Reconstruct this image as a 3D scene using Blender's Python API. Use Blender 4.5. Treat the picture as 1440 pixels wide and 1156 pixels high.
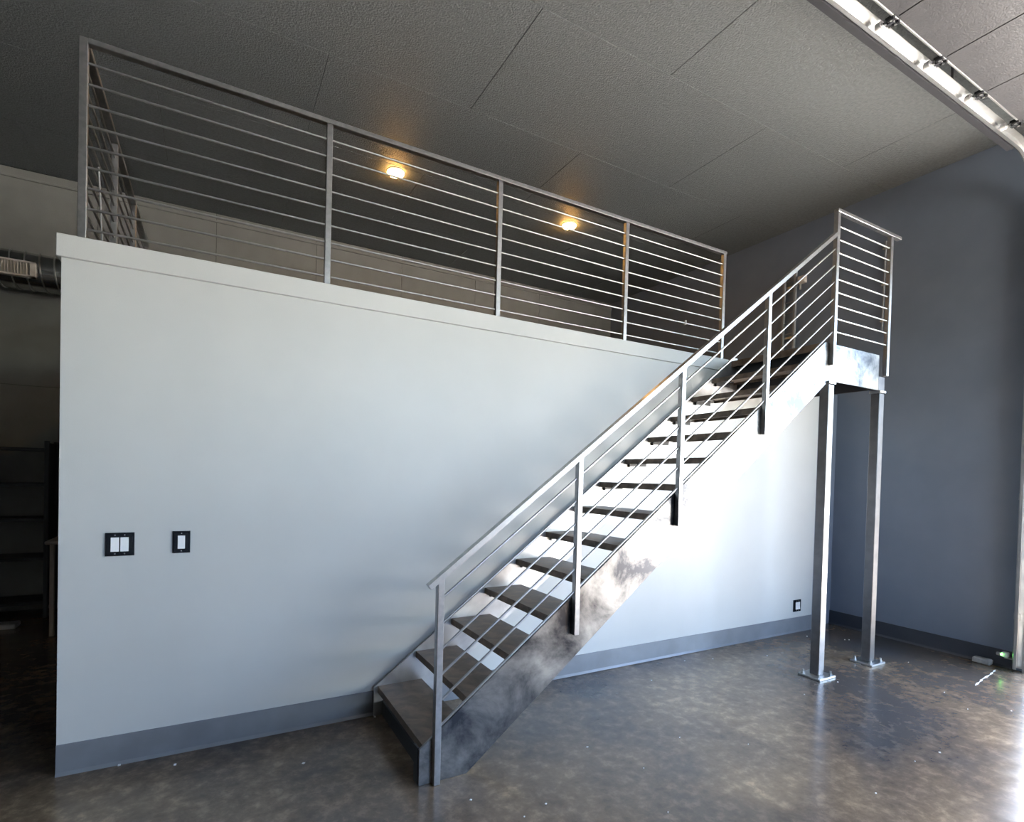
import bpy, bmesh, math, random
from mathutils import Vector, Matrix

for _o in list(bpy.data.objects):
    bpy.data.objects.remove(_o, do_unlink=True)
random.seed(7)
SC = bpy.context.scene
COL = SC.collection
R = math.radians

# ------------------------------------------------------------------ camera
F_PX, PP_X, PP_Y = 753.98, 724.2, 682.27          # focal length and principal point in a 1440x1156 frame
CAM_POS = Vector((0.7183, -3.6767, 1.6756))
YAW, PITCH, ROLL = 0.5120, -0.0179, 0.0259
cy, sy, cp, sp = math.cos(YAW), math.sin(YAW), math.cos(PITCH), math.sin(PITCH)
fw = Vector((sy * cp, cy * cp, sp)); rt0 = Vector((cy, -sy, 0)); up0 = rt0.cross(fw)
rt = rt0 * math.cos(ROLL) + up0 * math.sin(ROLL)
up = up0 * math.cos(ROLL) - rt0 * math.sin(ROLL)
cam_d = bpy.data.cameras.new('camera')
cam = bpy.data.objects.new('camera', cam_d); COL.objects.link(cam)
M = Matrix((rt, up, -fw)).transposed().to_4x4(); M.translation = CAM_POS
cam.matrix_world = M
cam_d.sensor_fit = 'HORIZONTAL'; cam_d.sensor_width = 36.0
cam_d.lens = F_PX / 1440 * 36.0
cam_d.shift_x = (720 - PP_X) / 1440
cam_d.shift_y = (PP_Y - 578) / 1440
cam_d.clip_start = 0.05; cam_d.clip_end = 300
SC.camera = cam

# ------------------------------------------------------------------ sky, sun, exposure
W = bpy.data.worlds.new('sky'); SC.world = W; W.use_nodes = True
wn = W.node_tree.nodes; wl = W.node_tree.links
sky = wn.new('ShaderNodeTexSky'); sky.sky_type = 'NISHITA'; sky.sun_disc = False
sky.sun_elevation = R(48); sky.sun_rotation = R(60); sky.dust_density = 2.0
wn['Background'].inputs['Strength'].default_value = 0.22
wl.new(sky.outputs['Color'], wn['Background'].inputs['Color'])
sun_d = bpy.data.lights.new('sun', 'SUN'); sun_d.energy = 8.0; sun_d.angle = R(0.6); sun_d.color = (1.0, 0.93, 0.82)
sun = bpy.data.objects.new('sun', sun_d); COL.objects.link(sun)
# light travels towards -X, -Y and down
sun.rotation_euler = Vector((-1.0, -0.62, -1.45)).to_track_quat('-Z', 'Y').to_euler()
SC.view_settings.view_transform = 'Standard'; SC.view_settings.look = 'None'
SC.view_settings.gamma = 1.0; SC.view_settings.use_curve_mapping = False
SC.view_settings.exposure = 4.0

# ------------------------------------------------------------------ room numbers (metres)
XR = 7.2            # inner face of the right wall
YB = 4.33           # inner face of the back wall
XL, YN = -4.2, -8.2  # left wall, near wall (behind the camera)
ZC = 4.95           # ceiling
ZF = 2.87           # mezzanine floor / stair landing
DOOR_Y0, DOOR_Y1, DOOR_Z = -5.9, -1.765, 3.87   # roll-up door opening in the right wall
portal_d = bpy.data.lights.new('door_daylight_portal', 'AREA'); portal_d.shape = 'RECTANGLE'
portal_d.size = DOOR_Z; portal_d.size_y = DOOR_Y1 - DOOR_Y0
portal_d.cycles.is_portal = True
portal = bpy.data.objects.new('door_daylight_portal', portal_d); COL.objects.link(portal)
portal.location = (XR + 0.3, (DOOR_Y0 + DOOR_Y1) / 2, DOOR_Z / 2)
portal.rotation_euler = (0, R(90), 0)
FILL_X0, FILL_X1, FILL_Z0, FILL_Z1 = 2.7, 6.9, 2.3, 4.3     # unseen window band added behind the camera to light the pale wall evenly
p2_d = bpy.data.lights.new('fill_window_portal', 'AREA'); p2_d.shape = 'RECTANGLE'
p2_d.size = FILL_X1 - FILL_X0; p2_d.size_y = FILL_Z1 - FILL_Z0; p2_d.cycles.is_portal = True
p2 = bpy.data.objects.new('fill_window_portal', p2_d); COL.objects.link(p2)
p2.location = ((FILL_X0 + FILL_X1) / 2, YN - .4, (FILL_Z0 + FILL_Z1) / 2); p2.rotation_euler = (R(90), 0, 0)

# ------------------------------------------------------------------ materials
def new_mat(name):
    m = bpy.data.materials.new(name); m.use_nodes = True
    return m, m.node_tree.nodes, m.node_tree.links, m.node_tree.nodes['Principled BSDF']

def mat(name, c1, c2=None, scale=6.0, rough=0.5, rough2=None, metal=0.0, bump=0.0, bscale=60.0, detail=5.0,
        lo=0.35, hi=0.65, spec=None, coat=0.0, dist=0.0, nrough=0.5):
    m, n, l, b = new_mat(name)
    b.inputs['Metallic'].default_value = metal
    if spec is not None: b.inputs['Specular IOR Level'].default_value = spec
    b.inputs['Coat Weight'].default_value = coat
    tc = n.new('ShaderNodeTexCoord')
    if c2 is None: c2 = tuple(v * 0.88 for v in c1)
    nz = n.new('ShaderNodeTexNoise'); nz.inputs['Scale'].default_value = scale; nz.inputs['Detail'].default_value = detail
    nz.inputs['Distortion'].default_value = dist; nz.inputs['Roughness'].default_value = nrough
    l.new(tc.outputs['Object'], nz.inputs['Vector'])
    rp = n.new('ShaderNodeValToRGB')
    rp.color_ramp.elements[0].position = lo; rp.color_ramp.elements[0].color = (*c1, 1)
    rp.color_ramp.elements[1].position = hi; rp.color_ramp.elements[1].color = (*c2, 1)
    l.new(nz.outputs['Fac'], rp.inputs['Fac']); l.new(rp.outputs['Color'], b.inputs['Base Color'])
    if rough2 is None:
        b.inputs['Roughness'].default_value = rough
    else:
        mr = n.new('ShaderNodeMapRange'); mr.inputs['From Min'].default_value = lo; mr.inputs['From Max'].default_value = hi
        mr.inputs['To Min'].default_value = rough; mr.inputs['To Max'].default_value = rough2
        l.new(nz.outputs['Fac'], mr.inputs['Value']); l.new(mr.outputs['Result'], b.inputs['Roughness'])
    if bump:
        nb = n.new('ShaderNodeTexNoise'); nb.inputs['Scale'].default_value = bscale; nb.inputs['Detail'].default_value = 3
        l.new(tc.outputs['Object'], nb.inputs['Vector'])
        bp = n.new('ShaderNodeBump'); bp.inputs['Strength'].default_value = bump; bp.inputs['Distance'].default_value = 0.01
        l.new(nb.outputs['Fac'], bp.inputs['Height']); l.new(bp.outputs['Normal'], b.inputs['Normal'])
    return m

def emit_mat(name, col, strength):
    m, n, l, b = new_mat(name)
    b.inputs['Base Color'].default_value = (*col, 1)
    b.inputs['Emission Color'].default_value = (*col, 1); b.inputs['Emission Strength'].default_value = strength
    return m

MT = {}
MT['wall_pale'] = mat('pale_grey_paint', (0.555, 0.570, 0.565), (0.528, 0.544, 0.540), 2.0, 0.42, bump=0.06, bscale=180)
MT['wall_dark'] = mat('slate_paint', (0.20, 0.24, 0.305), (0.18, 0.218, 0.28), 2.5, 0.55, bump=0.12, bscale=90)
MT['wall_char'] = mat('charcoal_paint', (0.09, 0.095, 0.10), None, 2.5, 0.6)
MT['pale_paint'] = mat('pale_grey_enamel', (0.30, 0.31, 0.32), None, 12, 0.5)
MT['ceil'] = mat('charcoal_ceiling_paint', (0.168, 0.184, 0.190), (0.135, 0.15, 0.156), 34, 0.6, bump=1.0, bscale=70, detail=8)
MT['gap'] = mat('dark_joint', (0.03, 0.03, 0.032), None, 5, 0.9)
MT['back'] = mat('grey_panel_paint', (0.27, 0.27, 0.245), (0.24, 0.24, 0.22), 4, 0.65, bump=0.15, bscale=90)
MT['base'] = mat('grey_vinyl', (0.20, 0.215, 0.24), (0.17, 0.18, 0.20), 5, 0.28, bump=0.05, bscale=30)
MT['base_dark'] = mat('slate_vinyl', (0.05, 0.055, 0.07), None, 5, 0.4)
MT['steel'] = mat('brushed_steel_tube', (0.46, 0.46, 0.465), (0.38, 0.385, 0.39), 30, 0.33, 0.42, metal=1.0)
MT['stringer'] = mat('mill_scale_steel', (0.06, 0.062, 0.07), (0.42, 0.41, 0.39), 3.2, 0.30, 0.42, metal=1.0, detail=12, lo=0.38, hi=0.68, dist=0.35, nrough=0.64)
MT['stringer_wall'] = mat('bare_plate_steel', (0.42, 0.42, 0.43), (0.66, 0.66, 0.66), 5, 0.32, 0.5, metal=1.0, detail=7, dist=0.5)
MT['tread'] = mat('bronzed_steel_tread', (0.105, 0.078, 0.058), (0.24, 0.185, 0.145), 9, 0.42, 0.58, metal=0.3, detail=9, bump=0.1, bscale=50, dist=0.8)
MT['column'] = mat('dark_column_steel', (0.21, 0.21, 0.22), (0.17, 0.17, 0.18), 12, 0.36, metal=1.0)
MT['galv'] = mat('galvanised_steel', (0.60, 0.60, 0.59), (0.50, 0.51, 0.51), 8, 0.34, 0.42, metal=1.0)
MT['duct'] = mat('spiral_duct_steel', (0.55, 0.56, 0.55), (0.48, 0.49, 0.48), 3, 0.17, 0.22, metal=1.0)
MT['black_metal'] = mat('blackened_steel', (0.03, 0.031, 0.036), None, 15, 0.42, metal=0.0)
MT['plate'] = mat('black_chrome_plate', (0.06, 0.07, 0.09), None, 20, 0.18, metal=0.8)
MT['rocker'] = mat('white_plastic', (0.86, 0.87, 0.88), (0.84, 0.85, 0.86), 10, 0.25)
MT['cream'] = mat('cream_enamel', (0.74, 0.68, 0.60), None, 10, 0.35)
MT['shelf'] = mat('black_shelving', (0.04, 0.045, 0.05), None, 8, 0.45)
MT['wood'] = mat('tan_laminate', (0.42, 0.35, 0.29), (0.36, 0.30, 0.25), 9, 0.45)
MT['door'] = mat('grey_door_skin', (0.055, 0.055, 0.06), (0.045, 0.045, 0.05), 9, 0.5, bump=0.3, bscale=80)
MT['concrete_out'] = mat('driveway_concrete', (0.52, 0.49, 0.45), (0.44, 0.42, 0.39), 1.5, 0.85)
MT['pale_stone'] = mat('chalky_block', (0.50, 0.49, 0.45), (0.32, 0.31, 0.29), 30, 0.8, bump=0.4, bscale=60)
MT['chip'] = mat('matt_white', (0.85, 0.85, 0.83), None, 30, 0.7)
MT['warm_lens'] = emit_mat('warm_lamp_lens', (1.0, 0.50, 0.12), 9.0)
MT['green_led'] = emit_mat('green_led', (0.2, 1.0, 0.15), 1.5)

def floor_mat():
    m, n, l, b = new_mat('polished_stained_concrete')
    tc = n.new('ShaderNodeTexCoord')
    def noise(scale, detail, dist=0.0, rough=0.55):
        z = n.new('ShaderNodeTexNoise'); z.inputs['Scale'].default_value = scale; z.inputs['Detail'].default_value = detail
        z.inputs['Distortion'].default_value = dist; z.inputs['Roughness'].default_value = rough
        l.new(tc.outputs['Object'], z.inputs['Vector']); return z
    def ramp(src, els):
        r = n.new('ShaderNodeValToRGB'); e = r.color_ramp.elements
        e[0].position, e[0].color = els[0][0], (*els[0][1], 1); e[1].position, e[1].color = els[-1][0], (*els[-1][1], 1)
        for q, c in els[1:-1]:
            k = e.new(q); k.color = (*c, 1)
        l.new(src.outputs['Fac'], r.inputs['Fac']); return r
    big = ramp(noise(0.7, 3, 0.2), [(0.32, (0.050, 0.052, 0.056)), (0.5, (0.125, 0.094, 0.068)), (0.68, (0.235, 0.172, 0.108))])
    mid = ramp(noise(11.0, 12, 0.15, 0.68), [(0.34, (0.66, 0.66, 0.66)), (0.52, (1.0, 1.0, 1.0)), (0.68, (1.7, 1.66, 1.6))])
    mul = n.new('ShaderNodeMix'); mul.data_type = 'RGBA'; mul.blend_type = 'MULTIPLY'; mul.inputs['Factor'].default_value = 1.0
    l.new(big.outputs['Color'], mul.inputs[6]); l.new(mid.outputs['Color'], mul.inputs[7])
    l.new(mul.outputs[2], b.inputs['Base Color']); b.inputs['Specular IOR Level'].default_value = 0.6
    rg = noise(6.0, 10, 0.2, 0.7)
    mr = n.new('ShaderNodeMapRange'); mr.inputs['To Min'].default_value = 0.17; mr.inputs['To Max'].default_value = 0.27
    mr.inputs['From Min'].default_value = 0.3; mr.inputs['From Max'].default_value = 0.7
    l.new(rg.outputs['Fac'], mr.inputs['Value']); l.new(mr.outputs['Result'], b.inputs['Roughness'])
    bn = noise(9, 5)
    bp = n.new('ShaderNodeBump'); bp.inputs['Strength'].default_value = 0.05; bp.inputs['Distance'].default_value = 0.01
    l.new(bn.outputs['Fac'], bp.inputs['Height']); l.new(bp.outputs['Normal'], b.inputs['Normal'])
    return m
MT['floor'] = floor_mat()

# ------------------------------------------------------------------ mesh helpers
class MB:
    def __init__(self): self.bm = bmesh.new()
    def box(self, a, b, bevel=0.0):
        a, b = Vector(a), Vector(b)
        lo = Vector([min(a[i], b[i]) for i in range(3)]); hi = Vector([max(a[i], b[i]) for i in range(3)])
        r = bmesh.ops.create_cube(self.bm, size=1.0, matrix=Matrix.Translation((lo + hi) / 2) @ Matrix.Diagonal((*(hi - lo), 1)))
        if bevel:
            es = list({e for v in r['verts'] for e in v.link_edges})
            bmesh.ops.bevel(self.bm, geom=es, offset=bevel, segments=1, affect='EDGES')
        return self
    def cyl(self, p, q, r, seg=10, r2=None):
        p, q = Vector(p), Vector(q); d = q - p
        m = Matrix.Translation((p + q) / 2) @ d.to_track_quat('Z', 'Y').to_matrix().to_4x4()
        bmesh.ops.create_cone(self.bm, cap_ends=True, segments=seg, radius1=r, radius2=r if r2 is None else r2, depth=d.length, matrix=m)
        return self
    def prism(self, pts, axis, lo, hi, bevel=0.0):
        """pts: 2-D outline; axis 1 -> (x,z) extruded along y; axis 0 -> (y,z) along x; axis 2 -> (x,y) along z"""
        def P(u, v, w):
            return {0: (w, u, v), 1: (u, w, v), 2: (u, v, w)}[axis]
        A = [self.bm.verts.new(P(u, v, lo)) for u, v in pts]; B = [self.bm.verts.new(P(u, v, hi)) for u, v in pts]
        fs = [self.bm.faces.new(A), self.bm.faces.new(list(reversed(B)))]
        for i in range(len(pts)):
            j = (i + 1) % len(pts); fs.append(self.bm.faces.new((A[j], A[i], B[i], B[j])))
        bmesh.ops.recalc_face_normals(self.bm, faces=fs)
        if bevel:
            es = list({e for f in fs for e in f.edges})
            bmesh.ops.bevel(self.bm, geom=es, offset=bevel, segments=1, affect='EDGES')
        return self
    def sweep(self, path, prof, closed_prof=True):
        """path: list of (point, side vector, up vector); prof: list of (side, up) offsets"""
        rings = [[self.bm.verts.new(Vector(p) + Vector(s) * u + Vector(w) * v) for u, v in prof] for p, s, w in path]
        fs = []
        k = len(prof)
        for a, b in zip(rings, rings[1:]):
            for i in range(k if closed_prof else k - 1):
                j = (i + 1) % k; fs.append(self.bm.faces.new((a[i], a[j], b[j], b[i])))
        if closed_prof:
            fs.append(self.bm.faces.new(rings[0])); fs.append(self.bm.faces.new(list(reversed(rings[-1]))))
        bmesh.ops.recalc_face_normals(self.bm, faces=fs)
        return self
    def lathe(self, prof, seg=24, origin=(0, 0, 0)):
        """prof: list of (radius, z)"""
        o = Vector(origin); rings = []
        for r, z in prof:
            if r < 1e-6: rings.append([self.bm.verts.new(o + Vector((0, 0, z)))])
            else: rings.append([self.bm.verts.new(o + Vector((r * math.cos(2 * math.pi * i / seg), r * math.sin(2 * math.pi * i / seg), z))) for i in range(seg)])
        fs = []
        for a, b in zip(rings, rings[1:]):
            for i in range(seg):
                j = (i + 1) % seg
                q = [a[i % len(a)], a[j % len(a)], b[j % len(b)], b[i % len(b)]]
                u = []
                for v in q:
                    if v not in u: u.append(v)
                if len(u) > 2: fs.append(self.bm.faces.new(u))
        bmesh.ops.recalc_face_normals(self.bm, faces=fs)
        return self
    def mesh(self, name, m, smooth=False):
        me = bpy.data.meshes.new(name); self.bm.to_mesh(me); self.bm.free()
        me.materials.append(MT[m] if isinstance(m, str) else m)
        if smooth:
            for p in me.polygons: p.use_smooth = True
            try: me.set_sharp_from_angle(angle=R(40))
            except Exception: pass
        return me
    def build(self, name, m, parent=None, smooth=False):
        return place(self.mesh(name, m, smooth), name, parent)

def place(me, name, parent=None, loc=(0, 0, 0)):
    o = bpy.data.objects.new(name, me); COL.objects.link(o)
    o.location = loc
    if parent is not None:
        o.parent = parent
        o.matrix_parent_inverse = Matrix.Translation(parent.location).inverted() if parent.parent is None else (parent.parent.matrix_parent_inverse.inverted() if False else Matrix.Identity(4))
        # every thing's root sits unrotated at its base, so world coordinates stay plain
        if parent.parent is not None:
            o.matrix_parent_inverse = Matrix.Translation(parent.location).inverted()
    return o
def tag(o, label, cat, group=None, kind=None):
    o['label'] = label; o['category'] = cat
    if group: o['group'] = group
    if kind: o['kind'] = kind
    return o
def thing(name, label, cat, loc, group=None, kind=None):
    o = bpy.data.objects.new(name, None); COL.objects.link(o); o.location = loc; o.empty_display_size = 0.1
    return tag(o, label, cat, group, kind)
def struct(o, label=None, cat=None):
    o['kind'] = 'structure'
    if label: o['label'] = label
    if cat: o['category'] = cat
    return o

# ------------------------------------------------------------------ the shell
struct(MB().box((XL - .3, YN - .3, -.2), (XR + .25, YB + .3, 0)).build('floor', 'floor'), 'polished brown stained concrete floor of the hall', 'floor')
struct(MB().box((XR + .25, -60, -.22), (70, 60, -.02)).box((-60, -60, -.22), (XR + .25, YN - .3, -.02)).build('ground', 'concrete_out'), 'sunlit concrete yard outside the roll-up door', 'ground')

ceil = struct(MB().box((XL - .3, YN - .3, ZC + .02), (XR + .3, YB + .3, ZC + .2)).build('ceiling', 'gap'), 'charcoal painted panel ceiling above the mezzanine', 'ceiling')
g = 0.004
row_edges = [-0.41 + 1.22 * k for k in range(-7, 5)]
shared = {}
def sheet(key, dx, dy):
    if key not in shared:
        shared[key] = MB().box((0, 0, 0), (dx, dy, .018), 0.002).mesh('ceiling_panel', 'ceil')
    return shared[key]
for k in range(-7, 5):
    y0 = max(-0.41 + 1.22 * k, YN); y1 = min(-0.41 + 1.22 * (k + 1), YB)
    if y1 - y0 < .05: continue
    off = 3.90 if k % 2 else 5.12            # staggered 2.44 m sheets
    x = off - 2.44 * 5
    while x < XR:
        a, b = max(x, XL), min(x + 2.44, XR)
        if b - a > .03:
            dx, dy = b - a - g, y1 - y0 - g
            place(sheet((round(dx, 3), round(dy, 3)), dx, dy), 'ceiling_panel', ceil, (a + g / 2, y0 + g / 2, ZC))
        x += 2.44

wb = struct(MB().box((XL - .3, YB + .018, 0), (XR + .3, YB + .3, ZC + .2)).build('wall_back', 'gap'), 'grey panelled back wall behind the mezzanine', 'wall')
x = 1.93 - 1.226 * 6
psh = {}
while x < XR:
    a, b = max(x, XL), min(x + 1.226, XR)
    for z0, z1 in ((0, 2.55), (2.55, ZC)):
        if b - a > .03:
            key = (round(b - a, 3), z0)
            if key not in psh: psh[key] = MB().box((0, 0, 0), (b - a - g, .018, z1 - z0 - g), .002).mesh('wall_panel', 'back')
            place(psh[key], 'wall_panel', wb, (a + g / 2, YB, z0 + g / 2))
    x += 1.226
struct(MB().box((XL, YB - .02, ZC - .115), (XR, YB, ZC - .09), .003).build('trim_2', 'back'), 'thin grey rail near the top of the back wall', 'trim')
struct(MB().box((XL - .3, YN - .3, 0), (XL, YB + .018, ZC + .2)).build('wall_left', 'wall_char'), 'dark slate wall far left', 'wall')
w = MB()
w.box((XL, YN - .3, 0), (FILL_X0, YN, ZC + .2)); w.box((FILL_X1, YN - .3, 0), (XR, YN, ZC + .2))
w.box((FILL_X0, YN - .3, FILL_Z1), (FILL_X1, YN, ZC + .2)); w.box((FILL_X0, YN - .3, 0), (FILL_X1, YN, FILL_Z0))
struct(w.build('wall_near', 'wall_char'), 'dark slate wall behind the viewer', 'wall')
wf = struct(MB().box((FILL_X0, YN - .2, FILL_Z0), (FILL_X1, YN - .12, FILL_Z0 + .05)).build('fill_window_1', 'black_metal'), 'unseen high window band added behind the viewer for even fill light', 'window')  # frame of the added fill-light opening, out of view
MB().box((FILL_X0, YN - .2, FILL_Z1 - .05), (FILL_X1, YN - .12, FILL_Z1)).build('fill_window_head', 'black_metal', wf)
for i in range(4):
    xx = FILL_X0 + (FILL_X1 - FILL_X0 - .05) * i / 3
    MB().box((xx, YN - .2, FILL_Z0 + .05), (xx + .05, YN - .12, FILL_Z1 - .05)).build('fill_window_mullion', 'black_metal', wf)
w = MB()
w.box((XR, DOOR_Y1, 0), (XR + .25, YB + .018, ZC + .2))
w.box((XR, DOOR_Y0, DOOR_Z), (XR + .25, DOOR_Y1, ZC + .2))
w.box((XR, YN - .3, 0), (XR + .25, DOOR_Y0, ZC + .2))
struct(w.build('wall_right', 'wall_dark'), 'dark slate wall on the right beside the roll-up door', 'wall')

# mezzanine: pale front wall, dark end strip, hidden flank wall, deck
struct(MB().box((0, 0, 0), (6.75, .12, 2.78)).build('wall_mezzanine', 'wall_pale'), 'pale grey wall below the mezzanine, stair in front', 'wall')
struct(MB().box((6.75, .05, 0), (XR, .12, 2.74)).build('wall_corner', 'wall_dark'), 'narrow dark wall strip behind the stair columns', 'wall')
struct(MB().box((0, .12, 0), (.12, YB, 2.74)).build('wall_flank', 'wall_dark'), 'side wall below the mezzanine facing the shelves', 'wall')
struct(MB().box((0, .12, 2.74), (XR, YB, ZF)).build('floor_mezzanine', 'gap'), 'dark deck of the mezzanine', 'floor')
cap = MB().box((-.02, -.018, 2.768), (5.19, .12, 2.888), .003)
struct(cap.build('trim_1', 'wall_pale'), 'pale board capping the mezzanine wall under the railing', 'trim')
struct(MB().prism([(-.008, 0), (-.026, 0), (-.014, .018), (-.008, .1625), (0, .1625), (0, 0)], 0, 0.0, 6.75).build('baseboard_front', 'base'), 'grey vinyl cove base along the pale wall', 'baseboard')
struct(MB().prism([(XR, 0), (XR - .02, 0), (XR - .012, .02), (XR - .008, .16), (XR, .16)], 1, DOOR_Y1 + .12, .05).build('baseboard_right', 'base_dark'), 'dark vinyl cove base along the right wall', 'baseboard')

# ------------------------------------------------------------------ staircase
DX, DZ, TX = 0.2674, 0.205, 1.7216
SO = -0.99                     # centre plane of the outer railing
YO = SO + .02                  # outer face of outer stringer
SL = DZ / DX
def nose(x): return DZ + SL * (x - TX)
X_F, X_T, X_E = 1.695, 5.29, 6.07
st = thing('staircase', 'straight open-riser steel staircase climbing along the pale wall to the mezzanine', 'staircase', (3.5, -.5, 0))
bot0 = lambda x: nose(x) + .012 - .412
xb = TX + (.412 - .012 - DZ) / SL + 0.0
outline = [(X_F, 0), (xb, 0), (X_T, bot0(X_T)), (X_T, nose(X_T - .06) + .012), (X_T - .06, nose(X_T - .06) + .012), (X_F, nose(X_F) + .012)]
# outer plate runs on as the landing's fascia
outer = [(X_F, 0), (xb, 0), (X_T, bot0(X_T) + .015), (X_E, 2.553), (X_E, 2.875), (5.22, 2.875), (X_F, nose(X_F) + .012)]
MB().prism(outer, 1, YO, YO + .014, .0015).build('stringer', 'stringer', st)['label'] = 'mottled mill-scale steel stringer and landing fascia'
MB().prism(outline, 1, -.041, -.027, .0015).build('stringer', 'stringer_wall', st)['label'] = 'bare steel stringer fixed against the wall'
tread_w = -.022 - (YO + .014)
tm = MB()
tm.box((0, YO + .014, -.008), (.315, -.041, 0), .001)
tm.box((0, YO + .014, -.045), (.006, -.041, -.008))
tm.box((.309, YO + .014, -.03), (.315, -.041, -.008))
tread_me = tm.mesh('tread', 'tread')
cl = MB()
cl.box((.035, 0, -.075), (.27, .006, -.009)); cl.box((.035, 0, -.016), (.27, .05, -.009))
clip_a = cl.mesh('tread_bracket', 'stringer_wall')
cl = MB()
cl.box((.04, .046, -.062), (.25, .052, -.009), .001); cl.box((.04, 0, -.016), (.25, .052, -.009)); cl.box((.038, .03, -.07), (.046, .052, -.009))
clip_b = cl.mesh('tread_bracket', 'black_metal')
for k in range(13):
    t = place(tread_me, 'tread', st, (TX + DX * k, 0, DZ * (k + 1)))
    place(clip_a, 'tread_bracket', t, (TX + DX * k, YO + .015, DZ * (k + 1)))
    place(clip_b, 'tread_bracket', t, (TX + DX * k, -.093, DZ * (k + 1)))
MB().box((TX + DX * 13, YO + .014, ZF - .012), (X_E, -.041, ZF), .002).build('landing_plate', 'tread', st)
MB().box((TX + DX * 13, YO + .014, ZF - .06), (TX + DX * 13 + .006, -.041, ZF - .012)).build('landing_nosing', 'tread', st)
for xx in (X_T, X_E - .012):
    MB().box((xx, YO + .014, 2.56), (xx + .012, -.041, ZF - .012)).build('landing_beam', 'black_metal', st)
MB().box((X_T, -.041, 2.56), (X_E, -.027, ZF - .012)).build('landing_beam', 'black_metal', st)
MB().box((TX + .03, YO + .014, 0), (TX + .042, -.041, .10), .001).build('base_riser', 'black_metal', st)
MB().box((X_F - .004, YO + .014, 0), (X_F + .006, YO + .075, .2), .001).build('base_clip', 'black_metal', st)
MB().box((X_E, YO - .003, 2.553), (X_E + .10, YO + .06, 2.68), .002).build('corner_bracket', 'column', st)
cpm = MB().box((-.04, -.04, .018), (.04, .04, 2.525), .004).mesh('column', 'column')
bpm = MB().box((-.115, -.10, 0), (.115, .10, .018), .003).mesh('base_plate', 'galv')
ctm = MB().box((-.05, -.05, 0), (.05, .05, .022), .002).mesh('cap_plate', 'galv')
am = MB(); am.cyl((0, 0, 0), (0, 0, .012), .017, 6); am.cyl((0, 0, .012), (0, 0, .034), .008, 8)
bolt = am.mesh('anchor_bolt', 'galv')
for cx_ in (5.315, 6.12):
    c = place(cpm, 'column', st, (cx_, -.94, 0))
    place(bpm, 'base_plate', c, (cx_, -.94, 0)); place(ctm, 'cap_plate', c, (cx_, -.94, 2.53))
    for sx in (-1, 1):
        for s2 in (-1, 1): place(bolt, 'anchor_bolt', c, (cx_ + sx * .085, -.94 + s2 * .07, .018))

# ------------------------------------------------------------------ stair railing
P = .019
HZ, HS, HX = 1.139, .7632, 1.785
def hand(x): return HZ + HS * (x - HX)
rl = thing('stair_railing', 'steel stair railing with slanted round bars, running level round the top landing', 'railing', (1.785, SO, 0))
posts = [('A', 1.785), ('B', 2.681), ('C', 3.535), ('D', 4.43), ('E', 5.295)]
for n_, px in posts:
    z0 = 0.0 if n_ == 'A' else nose(px) - .24
    top = hand(px) - .02
    if n_ == 'E': z0, top = 2.683, 3.971
    MB().box((px - P, SO - P, z0), (px + P, SO + P, top), .003).build('post', 'steel', rl)
# handrail: rectangular tube laid along the slope
xs, xe = 1.712, 5.295 - P
d = Vector((1, 0, HS)).normalized(); nrm = Vector((-d.z, 0, d.x))
a0 = Vector((xs, SO, hand(xs))); a1 = Vector((xe, SO, hand(xe)))
hb = MB(); hb.sweep([(a0, (0, 1, 0), nrm), (a1, (0, 1, 0), nrm)], [(-.022, -.030), (.022, -.030), (.022, 0), (-.022, 0)])
hb.build('handrail', 'steel', rl)
for (n0, x0), (n1, x1) in zip(posts, posts[1:]):
    me = MB().cyl((0, 0, 0), (x1 - x0 - 2 * P, 0, HS * (x1 - x0 - 2 * P)), .007, 10).mesh('bar', 'steel', True)
    for k in range(1, 7):
        place(me, 'bar', rl, (x0 + P, SO, hand(x0 + P) - .14 * k))
lr = rl      # the level rail round the landing is welded to the same top post
MB().box((6.146 - P, SO - P, 2.685), (6.146 + P, SO + P, 3.972), .003).build('post', 'steel', lr)
MB().box((5.295 - P, SO - .022, 3.972), (6.30, SO + .022, 4.002), .003).build('handrail', 'steel', lr)
me = MB().cyl((0, 0, 0), (6.146 - 5.295 - 2 * P, 0, 0), .007, 10).mesh('bar', 'steel', True)
for k in range(9): place(me, 'bar', lr, (5.295 + P, SO, 3.864 - .1115 * k))

# ------------------------------------------------------------------ mezzanine railing
HC, HR = 2.888, 3.955
mr = thing('mezzanine_railing', 'long horizontal-bar steel railing along the mezzanine edge, returning at the left', 'railing', (.09, .02, HC))
YM = .022
pm = MB().box((-P, -P, 0), (P, P, HR - .03 - HC), .003).mesh('post', 'steel')
px_ = [.082, 1.345, 2.598, 3.858, 5.113]
for i, xx in enumerate(px_):
    if i == 0: MB().box((xx - P, YM - P, HC), (xx + P, YM + P, HR), .003).build('post', 'steel', mr)
    else: place(pm, 'post', mr, (xx, YM, HC))
MB().box((px_[0] + P, YM - .022, HR - .03), (px_[-1] + .024, YM + .022, HR), .003).build('handrail', 'steel', mr)
for x0, x1 in zip(px_, px_[1:]):
    me = MB().cyl((0, 0, 0), (x1 - x0 - 2 * P, 0, 0), .007, 10).mesh('bar', 'steel', True)
    for k in range(9): place(me, 'bar', mr, (x0 + P, YM, 3.830 - .1105 * k))
ys = [YM, 1.05, 2.05, 3.05]
XM = px_[0]
for yy in ys[1:]: MB().box((XM - P, yy - P, ZF), (XM + P, yy + P, HR - .03), .003).build('post', 'steel', mr)
MB().box((XM - .022, YM + P, HR - .03), (XM + .022, ys[-1] + .02, HR), .003).build('handrail', 'steel', mr)
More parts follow.
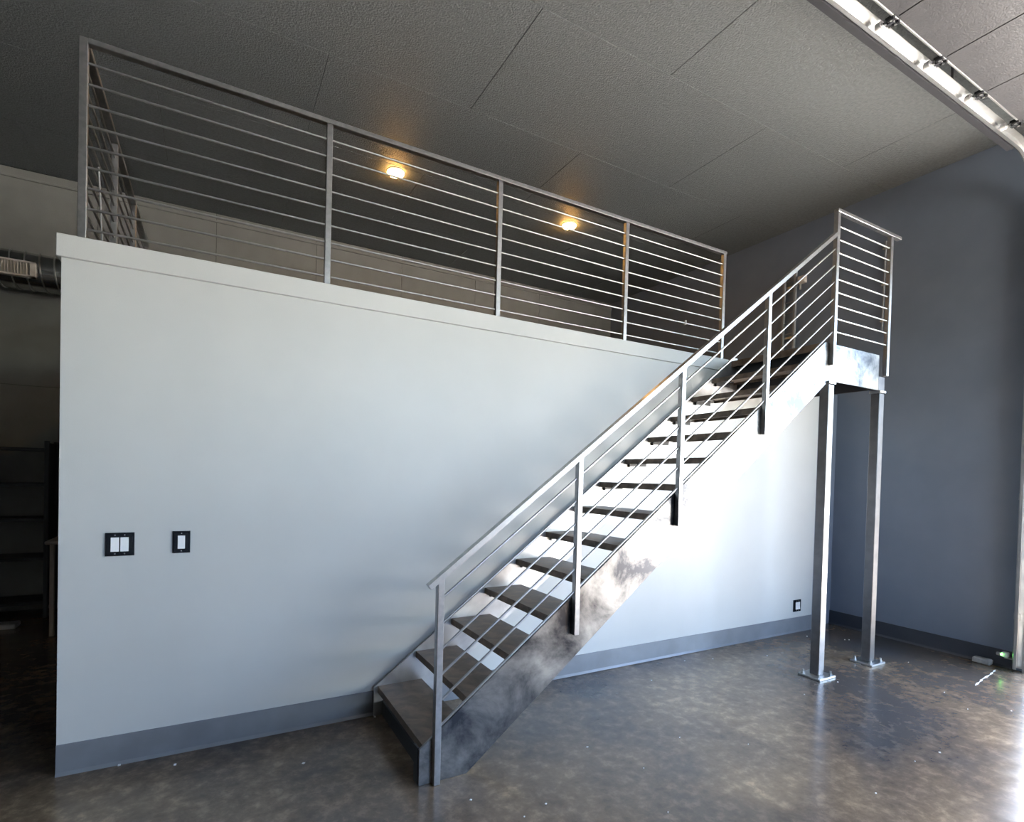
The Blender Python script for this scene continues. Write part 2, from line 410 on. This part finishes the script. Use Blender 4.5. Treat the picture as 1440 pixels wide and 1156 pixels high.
for y0, y1 in zip(ys, ys[1:]):
    me = MB().cyl((0, 0, 0), (0, y1 - y0 - 2 * P, 0), .007, 10).mesh('bar', 'steel', True)
    for k in range(9): place(me, 'bar', mr, (XM, y0 + P, 3.830 - .1105 * k))

tg = MB().box((4.60, YM - .014, 3.150), (4.612, YM + .010, 3.192), .002).build('paper_tag', 'rocker', mr)
# ------------------------------------------------------------------ switches and outlet on the pale wall
def plate(name, label, cat, x0, x1, z0, z1, n, frame):
    cxm, czm = (x0 + x1) / 2, (z0 + z1) / 2
    t = thing(name, label, cat, (cxm, 0, czm))
    b = .012
    pl = MB()
    pl.prism([(x0, z0), (x1, z0), (x1, z1), (x0, z1)], 1, -.006, 0, .0)
    pl.box((x0 + .006, -.011, z0 + .006), (x1 - .006, -.006, z1 - .006), .004)
    pl.build('cover_plate', 'plate', t)
    wdt = (x1 - x0 - 2 * frame - .006 * (n - 1)) / n
    for i in range(n):
        a = x0 + frame + i * (wdt + .006)
        rk = MB(); zc = czm; h = (z1 - z0) / 2 - .026
        rk.prism([(-.011, zc - h), (-.019, zc - h), (-.014, zc), (-.0145, zc + h), (-.011, zc + h)], 0, a, a + wdt)
        rk.build('rocker', 'rocker', t)
        for zz in (z0 + .013, z1 - .013):
            MB().cyl(((a + wdt / 2), -.0125, zz), ((a + wdt / 2), -.010, zz), .0035, 8).build('screw', 'galv', t)
plate('double_light_switch', 'black two-gang switch plate with two white rockers, nearest the wall end', 'switch', .201, .334, 1.171, 1.301, 2, .026)
plate('single_light_switch', 'black one-gang switch plate with one white rocker on the pale wall', 'switch', .515, .603, 1.174, 1.302, 1, .026)
plate('wall_outlet', 'small black-framed white outlet low on the wall beside the column', 'outlet', 6.40, 6.535, .228, .360, 2, .03)

# ------------------------------------------------------------------ recessed ceiling lights
for x_, lab in ((2.40, 'glowing warm recessed ceiling light nearest the left, seen through the railing'), (4.70, 'glowing warm recessed ceiling light on the right, seen through the railing')):
    t = thing('recessed_light', lab, 'ceiling light', (x_, 2.15, ZC), 'recessed lights over the mezzanine')
    MB().lathe([(.075, 0), (.098, 0), (.098, -.006), (.09, -.012), (.075, -.012), (.075, 0)], 28, (x_, 2.15, ZC)).build('trim_ring', 'rocker', t, True)
    MB().lathe([(.074, 0), (.088, -.014), (.085, -.026), (.06, -.038), (0, -.046)], 24, (x_, 2.15, ZC)).build('lens', 'warm_lens', t, True)

# ------------------------------------------------------------------ spiral duct with register, at the far left
YD, ZD, RD = 4.03, 3.748, .195
dt = thing('spiral_duct', 'shiny spiral metal air duct running along the back wall', 'duct', (-1.2, YD, ZD - RD))
x0d, x1d = XL + .02, .9
ring = 28
db = MB(); db.cyl((x0d, YD, ZD), (x1d, YD, ZD), RD, 36)
db.build('duct_body', 'duct', dt, True)
pitch = .122; nturn = int((x1d - x0d - .05) / pitch)
sb = MB(); pth = []
for i in range(nturn * ring + 1):
    a = 2 * math.pi * i / ring; c_, s_ = math.cos(a), math.sin(a)
    pth.append(((x0d + .02 + pitch * i / ring, YD + RD * c_, ZD + RD * s_), (1, 0, 0), (0, c_, s_)))
sb.sweep(pth, [(-.008, -.002), (.008, -.002), (.005, .008), (-.005, .008)])
sb.build('spiral_seam', 'galv', dt)
for xx in (-2.6, -.35):
    MB().box((xx - .012, YD - .004, ZD + RD - .01), (xx + .012, YD + .004, ZC + .0)).build('hanger_strap', 'galv', dt)
rg = MB()
yr = YD - RD - .035
X0, X1, Z0, Z1 = -1.56, -.955, 3.632, 3.795
for a, b in (((X0, yr, Z1 - .018), (X1, yr + .07, Z1)), ((X0, yr, Z0), (X1, yr + .07, Z0 + .018)), ((X0, yr, Z0), (X0 + .03, yr + .07, Z1)), ((X1 - .045, yr, Z0), (X1, yr + .07, Z1))):
    rg.box(a, b, .002)
rg = rg.build('register', 'cream', dt)
MB().box((X0 + .02, yr + .045, Z0 + .01), (X1 - .02, yr + .05, Z1 - .01)).build('register_throat', 'gap', rg)
lv = MB().prism([(-.006, 0), (.0, -.002), (.010, .03), (.004, .032)], 2, Z0 + .017, Z1 - .017).mesh('louvre', 'cream')
k = X0 + .045
while k < X1 - .055:
    place(lv, 'louvre', rg, (k, yr + .006, 0)); k += .0245

# ------------------------------------------------------------------ shelving and bench in the dark passage
sh = thing('shelving_unit', 'black open shelving against the back wall in the dark passage', 'shelving', (-1.8, 4.1, 0))
for xx in (-2.75, -.86):
    for yy in (3.88, 4.26): MB().box((xx - .02, yy - .02, 0), (xx + .02, yy + .02, 1.92), .002).build('upright', 'shelf', sh)
for zz in (.18, .66, 1.08, 1.46, 1.84):
    MB().box((-2.73, 3.87, zz - .035), (-.88, 4.28, zz), .003).build('shelf_board', 'shelf', sh)
MB().box((-.878, 3.9, .1), (-.862, 4.24, 1.9)).build('side_panel', 'shelf', sh)
bn = thing('workbench', 'bench with tan rounded top edge just behind the left end of the wall', 'bench', (-.4, 3.2, 0))
tb = MB(); tb.prism([(-.69 + .02, 2.98), (-.01, 2.98), (-.01, 3.55), (-.69 + .02, 3.55), (-.69, 3.53), (-.69, 3.0)], 2, .895, .925, .006)
tb.build('bench_top', 'wood', bn)
for lx, ly in ((-.635, 3.03), (-.635, 3.5), (-.06, 3.03), (-.06, 3.5)):
    MB().box((lx - .018, ly - .018, 0), (lx + .018, ly + .018, .895), .002).build('leg', 'wood', bn)
MB().box((-1.35, 3.45, 0), (-1.0, 3.62, .05), .01).build('floor_tray', 'galv')
tag(bpy.data.objects['floor_tray'], 'dull metal tray on the floor below the dark shelves', 'tray')

# ------------------------------------------------------------------ roll-up door, raised under the ceiling, and its track
ZT, YT, RC = 4.64, -1.70, .46
DY = YT + 1.665      # door hardware is drawn for a track at y = -1.665
XV = XR - .075
dr = thing('door_1', 'raised grey sectional roll-up door lying flat under the ceiling', 'door', (5, -3.5, ZT))
dr['kind'] = 'structure'
SEC = .632; XS = 6.33
secm = MB()
secm.box((.003, DOOR_Y0 - .02, -.022), (SEC - .003, -1.79, .022), .003)
secm = secm.mesh('door_section', 'door')
edge_me = MB().box((.003, -1.79, -.026), (SEC - .003, -1.778, .026), .001).mesh('end_stile', 'galv')
hm = MB()
hm.cyl((0, -1.705, 0), (0, -1.80, 0), .0065, 8)
hm.box((-.035, -1.80, -.012), (.035, -1.74, -.004)); hm.cyl((-.03, -1.75, -.02), (-.03, -1.79, -.02), .013, 8); hm.cyl((.03, -1.75, -.02), (.03, -1.79, -.02), .013, 8)
hm.box((-.012, -1.775, -.03), (.012, -1.725, .02), .002)
hinge_me = hm.mesh('hinge', 'black_metal')
rm = MB(); rm.cyl((0, -1.668, 0), (0, -1.702, 0), .026, 18); rm.cyl((0, -1.66, 0), (0, -1.712, 0), .011, 10)
roll_me = rm.mesh('roller', 'rocker', True)
bm_ = MB()
for sx in (-1, 1):
    bm_.cyl((sx * .026, -1.735, -.035), (sx * .026, -1.735, -.012), .008, 6); bm_.cyl((sx * .026, -1.77, -.035), (sx * .026, -1.77, -.012), .008, 6)
bolts_me = bm_.mesh('hinge_bolt', 'galv')
for i in range(6):
    s_ = place(secm, 'door_section', dr, (XS - SEC * (i + 1), DY, ZT + .01))
    place(edge_me, 'end_stile', s_, (XS - SEC * (i + 1), DY, ZT + .01))
for i in range(7):
    h_ = place(hinge_me, 'hinge', dr, (XS - SEC * i, DY, ZT)); place(bolts_me, 'hinge_bolt', h_, (XS - SEC * i, DY, ZT))
    place(roll_me, 'roller', dr, (XS - SEC * i, DY, ZT))
tr = thing('door_track', 'galvanised roll-up door track curving down from the ceiling into the right wall', 'track', (XV, YT, 0))
path = [((2.3, YT, ZT), (0, 1, 0), (0, 0, 1)), ((XV - RC, YT, ZT), (0, 1, 0), (0, 0, 1))]
for i in range(1, 13):
    a = R(90) * i / 12
    path.append(((XV - RC + RC * math.sin(a), YT, ZT - RC + RC * math.cos(a)), (0, 1, 0), (math.sin(a), 0, math.cos(a))))
path.append(((XV, YT, .03), (0, 1, 0), (1, 0, 0)))
# open J/C section, mouth towards the door (-Y)
cprof = [(-.008, -.040), (.014, -.040), (.022, -.032), (.022, .032), (.014, .040), (-.030, .040), (-.030, .037), (.013, .037), (.019, .031), (.019, -.031), (.013, -.037), (-.008, -.037)]
MB().sweep(path[:2], cprof).build('horizontal_rail', 'galv', tr)
MB().sweep(path[1:-1], cprof).build('curved_rail', 'galv', tr, True)
MB().sweep(path[-2:], cprof).build('vertical_rail', 'galv', tr)
an = MB(); an.box((2.3, YT + .024, ZT - .045), (XV - RC, YT + .027, ZT + .03)); an.box((2.3, YT + .024, ZT - .048), (XV - RC, YT + .068, ZT - .045))
an.build('reinforcing_angle', 'black_metal', tr)
for xx in (3.0, 5.55):
    MB().box((xx - .016, YT + .0275, ZT - .04), (xx + .016, YT + .0315, ZC), .001).build('hanger', 'black_metal', tr)
for zz in (.5, 1.6, 2.7, 3.8):
    MB().box((XV + .03, YT + .0, zz - .03), (XR, YT + .045, zz + .03), .002).build('wall_bracket', 'galv', tr)
MB().box((XR - .055, DOOR_Y1 + .008, 0), (XR, DOOR_Y1 + .035, DOOR_Z + .3), .002).build('jamb_angle', 'galv', tr)

# safety sensor low on the track
ps = thing('door_sensor', 'small door safety sensor with green light at the foot of the track', 'sensor', (XR - .05, -1.60, .12))
MB().box((XR - .09, -1.676, .105), (XR, -1.612, .112), .001).build('bracket', 'galv', ps)
MB().box((XR - .085, -1.638, .112), (XR - .045, -1.59, .158), .004).build('sensor_body', 'rocker', ps)
MB().cyl((XR - .088, -1.59, .135), (XR - .088, -1.56, .135), .016, 12).build('lens_hood', 'galv', ps, True)
MB().cyl((XR - .093, -1.59, .135), (XR - .088, -1.59, .135), .009, 10).build('indicator', 'green_led', ps)

# ------------------------------------------------------------------ things on the right wall
rk = thing('wall_ladder', 'narrow pale ladder rack fixed on the right wall above the landing', 'ladder', (XR - .03, .69, 3.42))
for yy, z1 in ((.612, 4.42), (.765, 4.33)):
    MB().box((XR - .055, yy - .014, 3.40), (XR - .02, yy + .014, z1), .003).build('side_rail', 'pale_paint', rk)
for i in range(7):
    MB().cyl((XR - .038, .625, 3.46 + .135 * i), (XR - .038, .752, 3.46 + .135 * i), .006, 8).build('rung', 'pale_paint', rk, True)
for zz in (3.55, 4.2):
    MB().box((XR - .02, .60, zz - .012), (XR, .78, zz + .012), .001).build('wall_bracket', 'galv', rk)
jb = thing('junction_box', 'small cream junction box beside the ladder rack on the right wall', 'box', (XR - .03, .535, 4.2))
MB().box((XR - .06, .48, 4.20), (XR, .575, 4.29), .006).build('box_body', 'cream', jb)
MB().box((XR - .066, .487, 4.207), (XR - .06, .568, 4.283), .003).build('box_lid', 'cream', jb)
MB().cyl((XR - .03, .55, 4.13), (XR - .03, .55, 4.20), .011, 10).build('conduit_stub', 'galv', jb, True)
cd = thing('wall_conduit', 'thin pale vertical conduit on the right wall behind the landing railing', 'conduit', (XR - .02, -.42, 3.4))
MB().cyl((XR - .018, -.422, 3.38), (XR - .018, -.43, 4.38), .010, 10).build('tube', 'pale_paint', cd, True)
for zz in (3.5, 3.9, 4.3):
    MB().box((XR - .03, -.45, zz - .008), (XR, -.402, zz + .008), .001).build('strap', 'galv', cd)
rod = thing('leaning_rod', 'thin pale rod leaning behind the left end of the mezzanine railing', 'rod', (-.0, .4, ZF))
MB().cyl((.118, .40, ZF), (.098, .36, 3.43), .005, 10).build('shaft', 'pale_paint', rod, True)
MB().cyl((.098, .36, 3.43), (.096, .359, 3.44), .007, 10).build('end_cap', 'pale_paint', rod, True)

# ------------------------------------------------------------------ small things on the floor
bk = MB().box((XR - .10, -1.515, 0), (XR - .025, -1.375, .052), .010)
for v in bk.bm.verts: v.co += Vector((random.uniform(-.004, .004), random.uniform(-.005, .005), random.uniform(-.002, .003)))
for v in bk.bm.verts: v.co.z = max(v.co.z, 0)
tag(bk.build('chalk_block', 'pale_stone'), 'worn pale block on the floor against the right wall', 'block')
flo = bpy.data.objects['floor']
pts = [(7.02, -1.585), (6.93, -1.60), (6.80, -1.62), (6.62, -1.635), (6.50, -1.655), (6.36, -1.675)]
for (xa, ya), (xb_, yb_) in zip(pts, pts[1:]):
    dxy = Vector((xb_ - xa, yb_ - ya)); nn = Vector((-dxy.y, dxy.x)).normalized() * .008
    MB().prism([(xa, ya), ((xa + xb_) / 2 + nn.x, (ya + yb_) / 2 + nn.y), (xb_, yb_), ((xa + xb_) / 2 - nn.x, (ya + yb_) / 2 - nn.y)], 2, 0, .003).build('white_dash', 'chip', flo)  # row of thin white lozenges lying on the floor
cr = MB()
for i in range(40):
    xx, yy = random.uniform(.4, 6.8), random.uniform(-2.2, -.15)
    s_ = random.uniform(.003, .008)
    cr.prism([(xx, yy - s_), (xx + s_ * 1.3, yy), (xx, yy + s_ * .8), (xx - s_, yy)], 2, 0, .004)
for xx, yy in ((.55, -.16), (.28, -.03), (1.70, -.06)):
    cr.prism([(xx - .006, yy - .005), (xx + .006, yy - .006), (xx + .007, yy + .005), (xx - .005, yy + .006)], 2, 0, .006)
o = tag(cr.build('floor_grit', 'chip'), 'tiny white crumbs scattered over the polished floor', 'grit', kind='stuff')
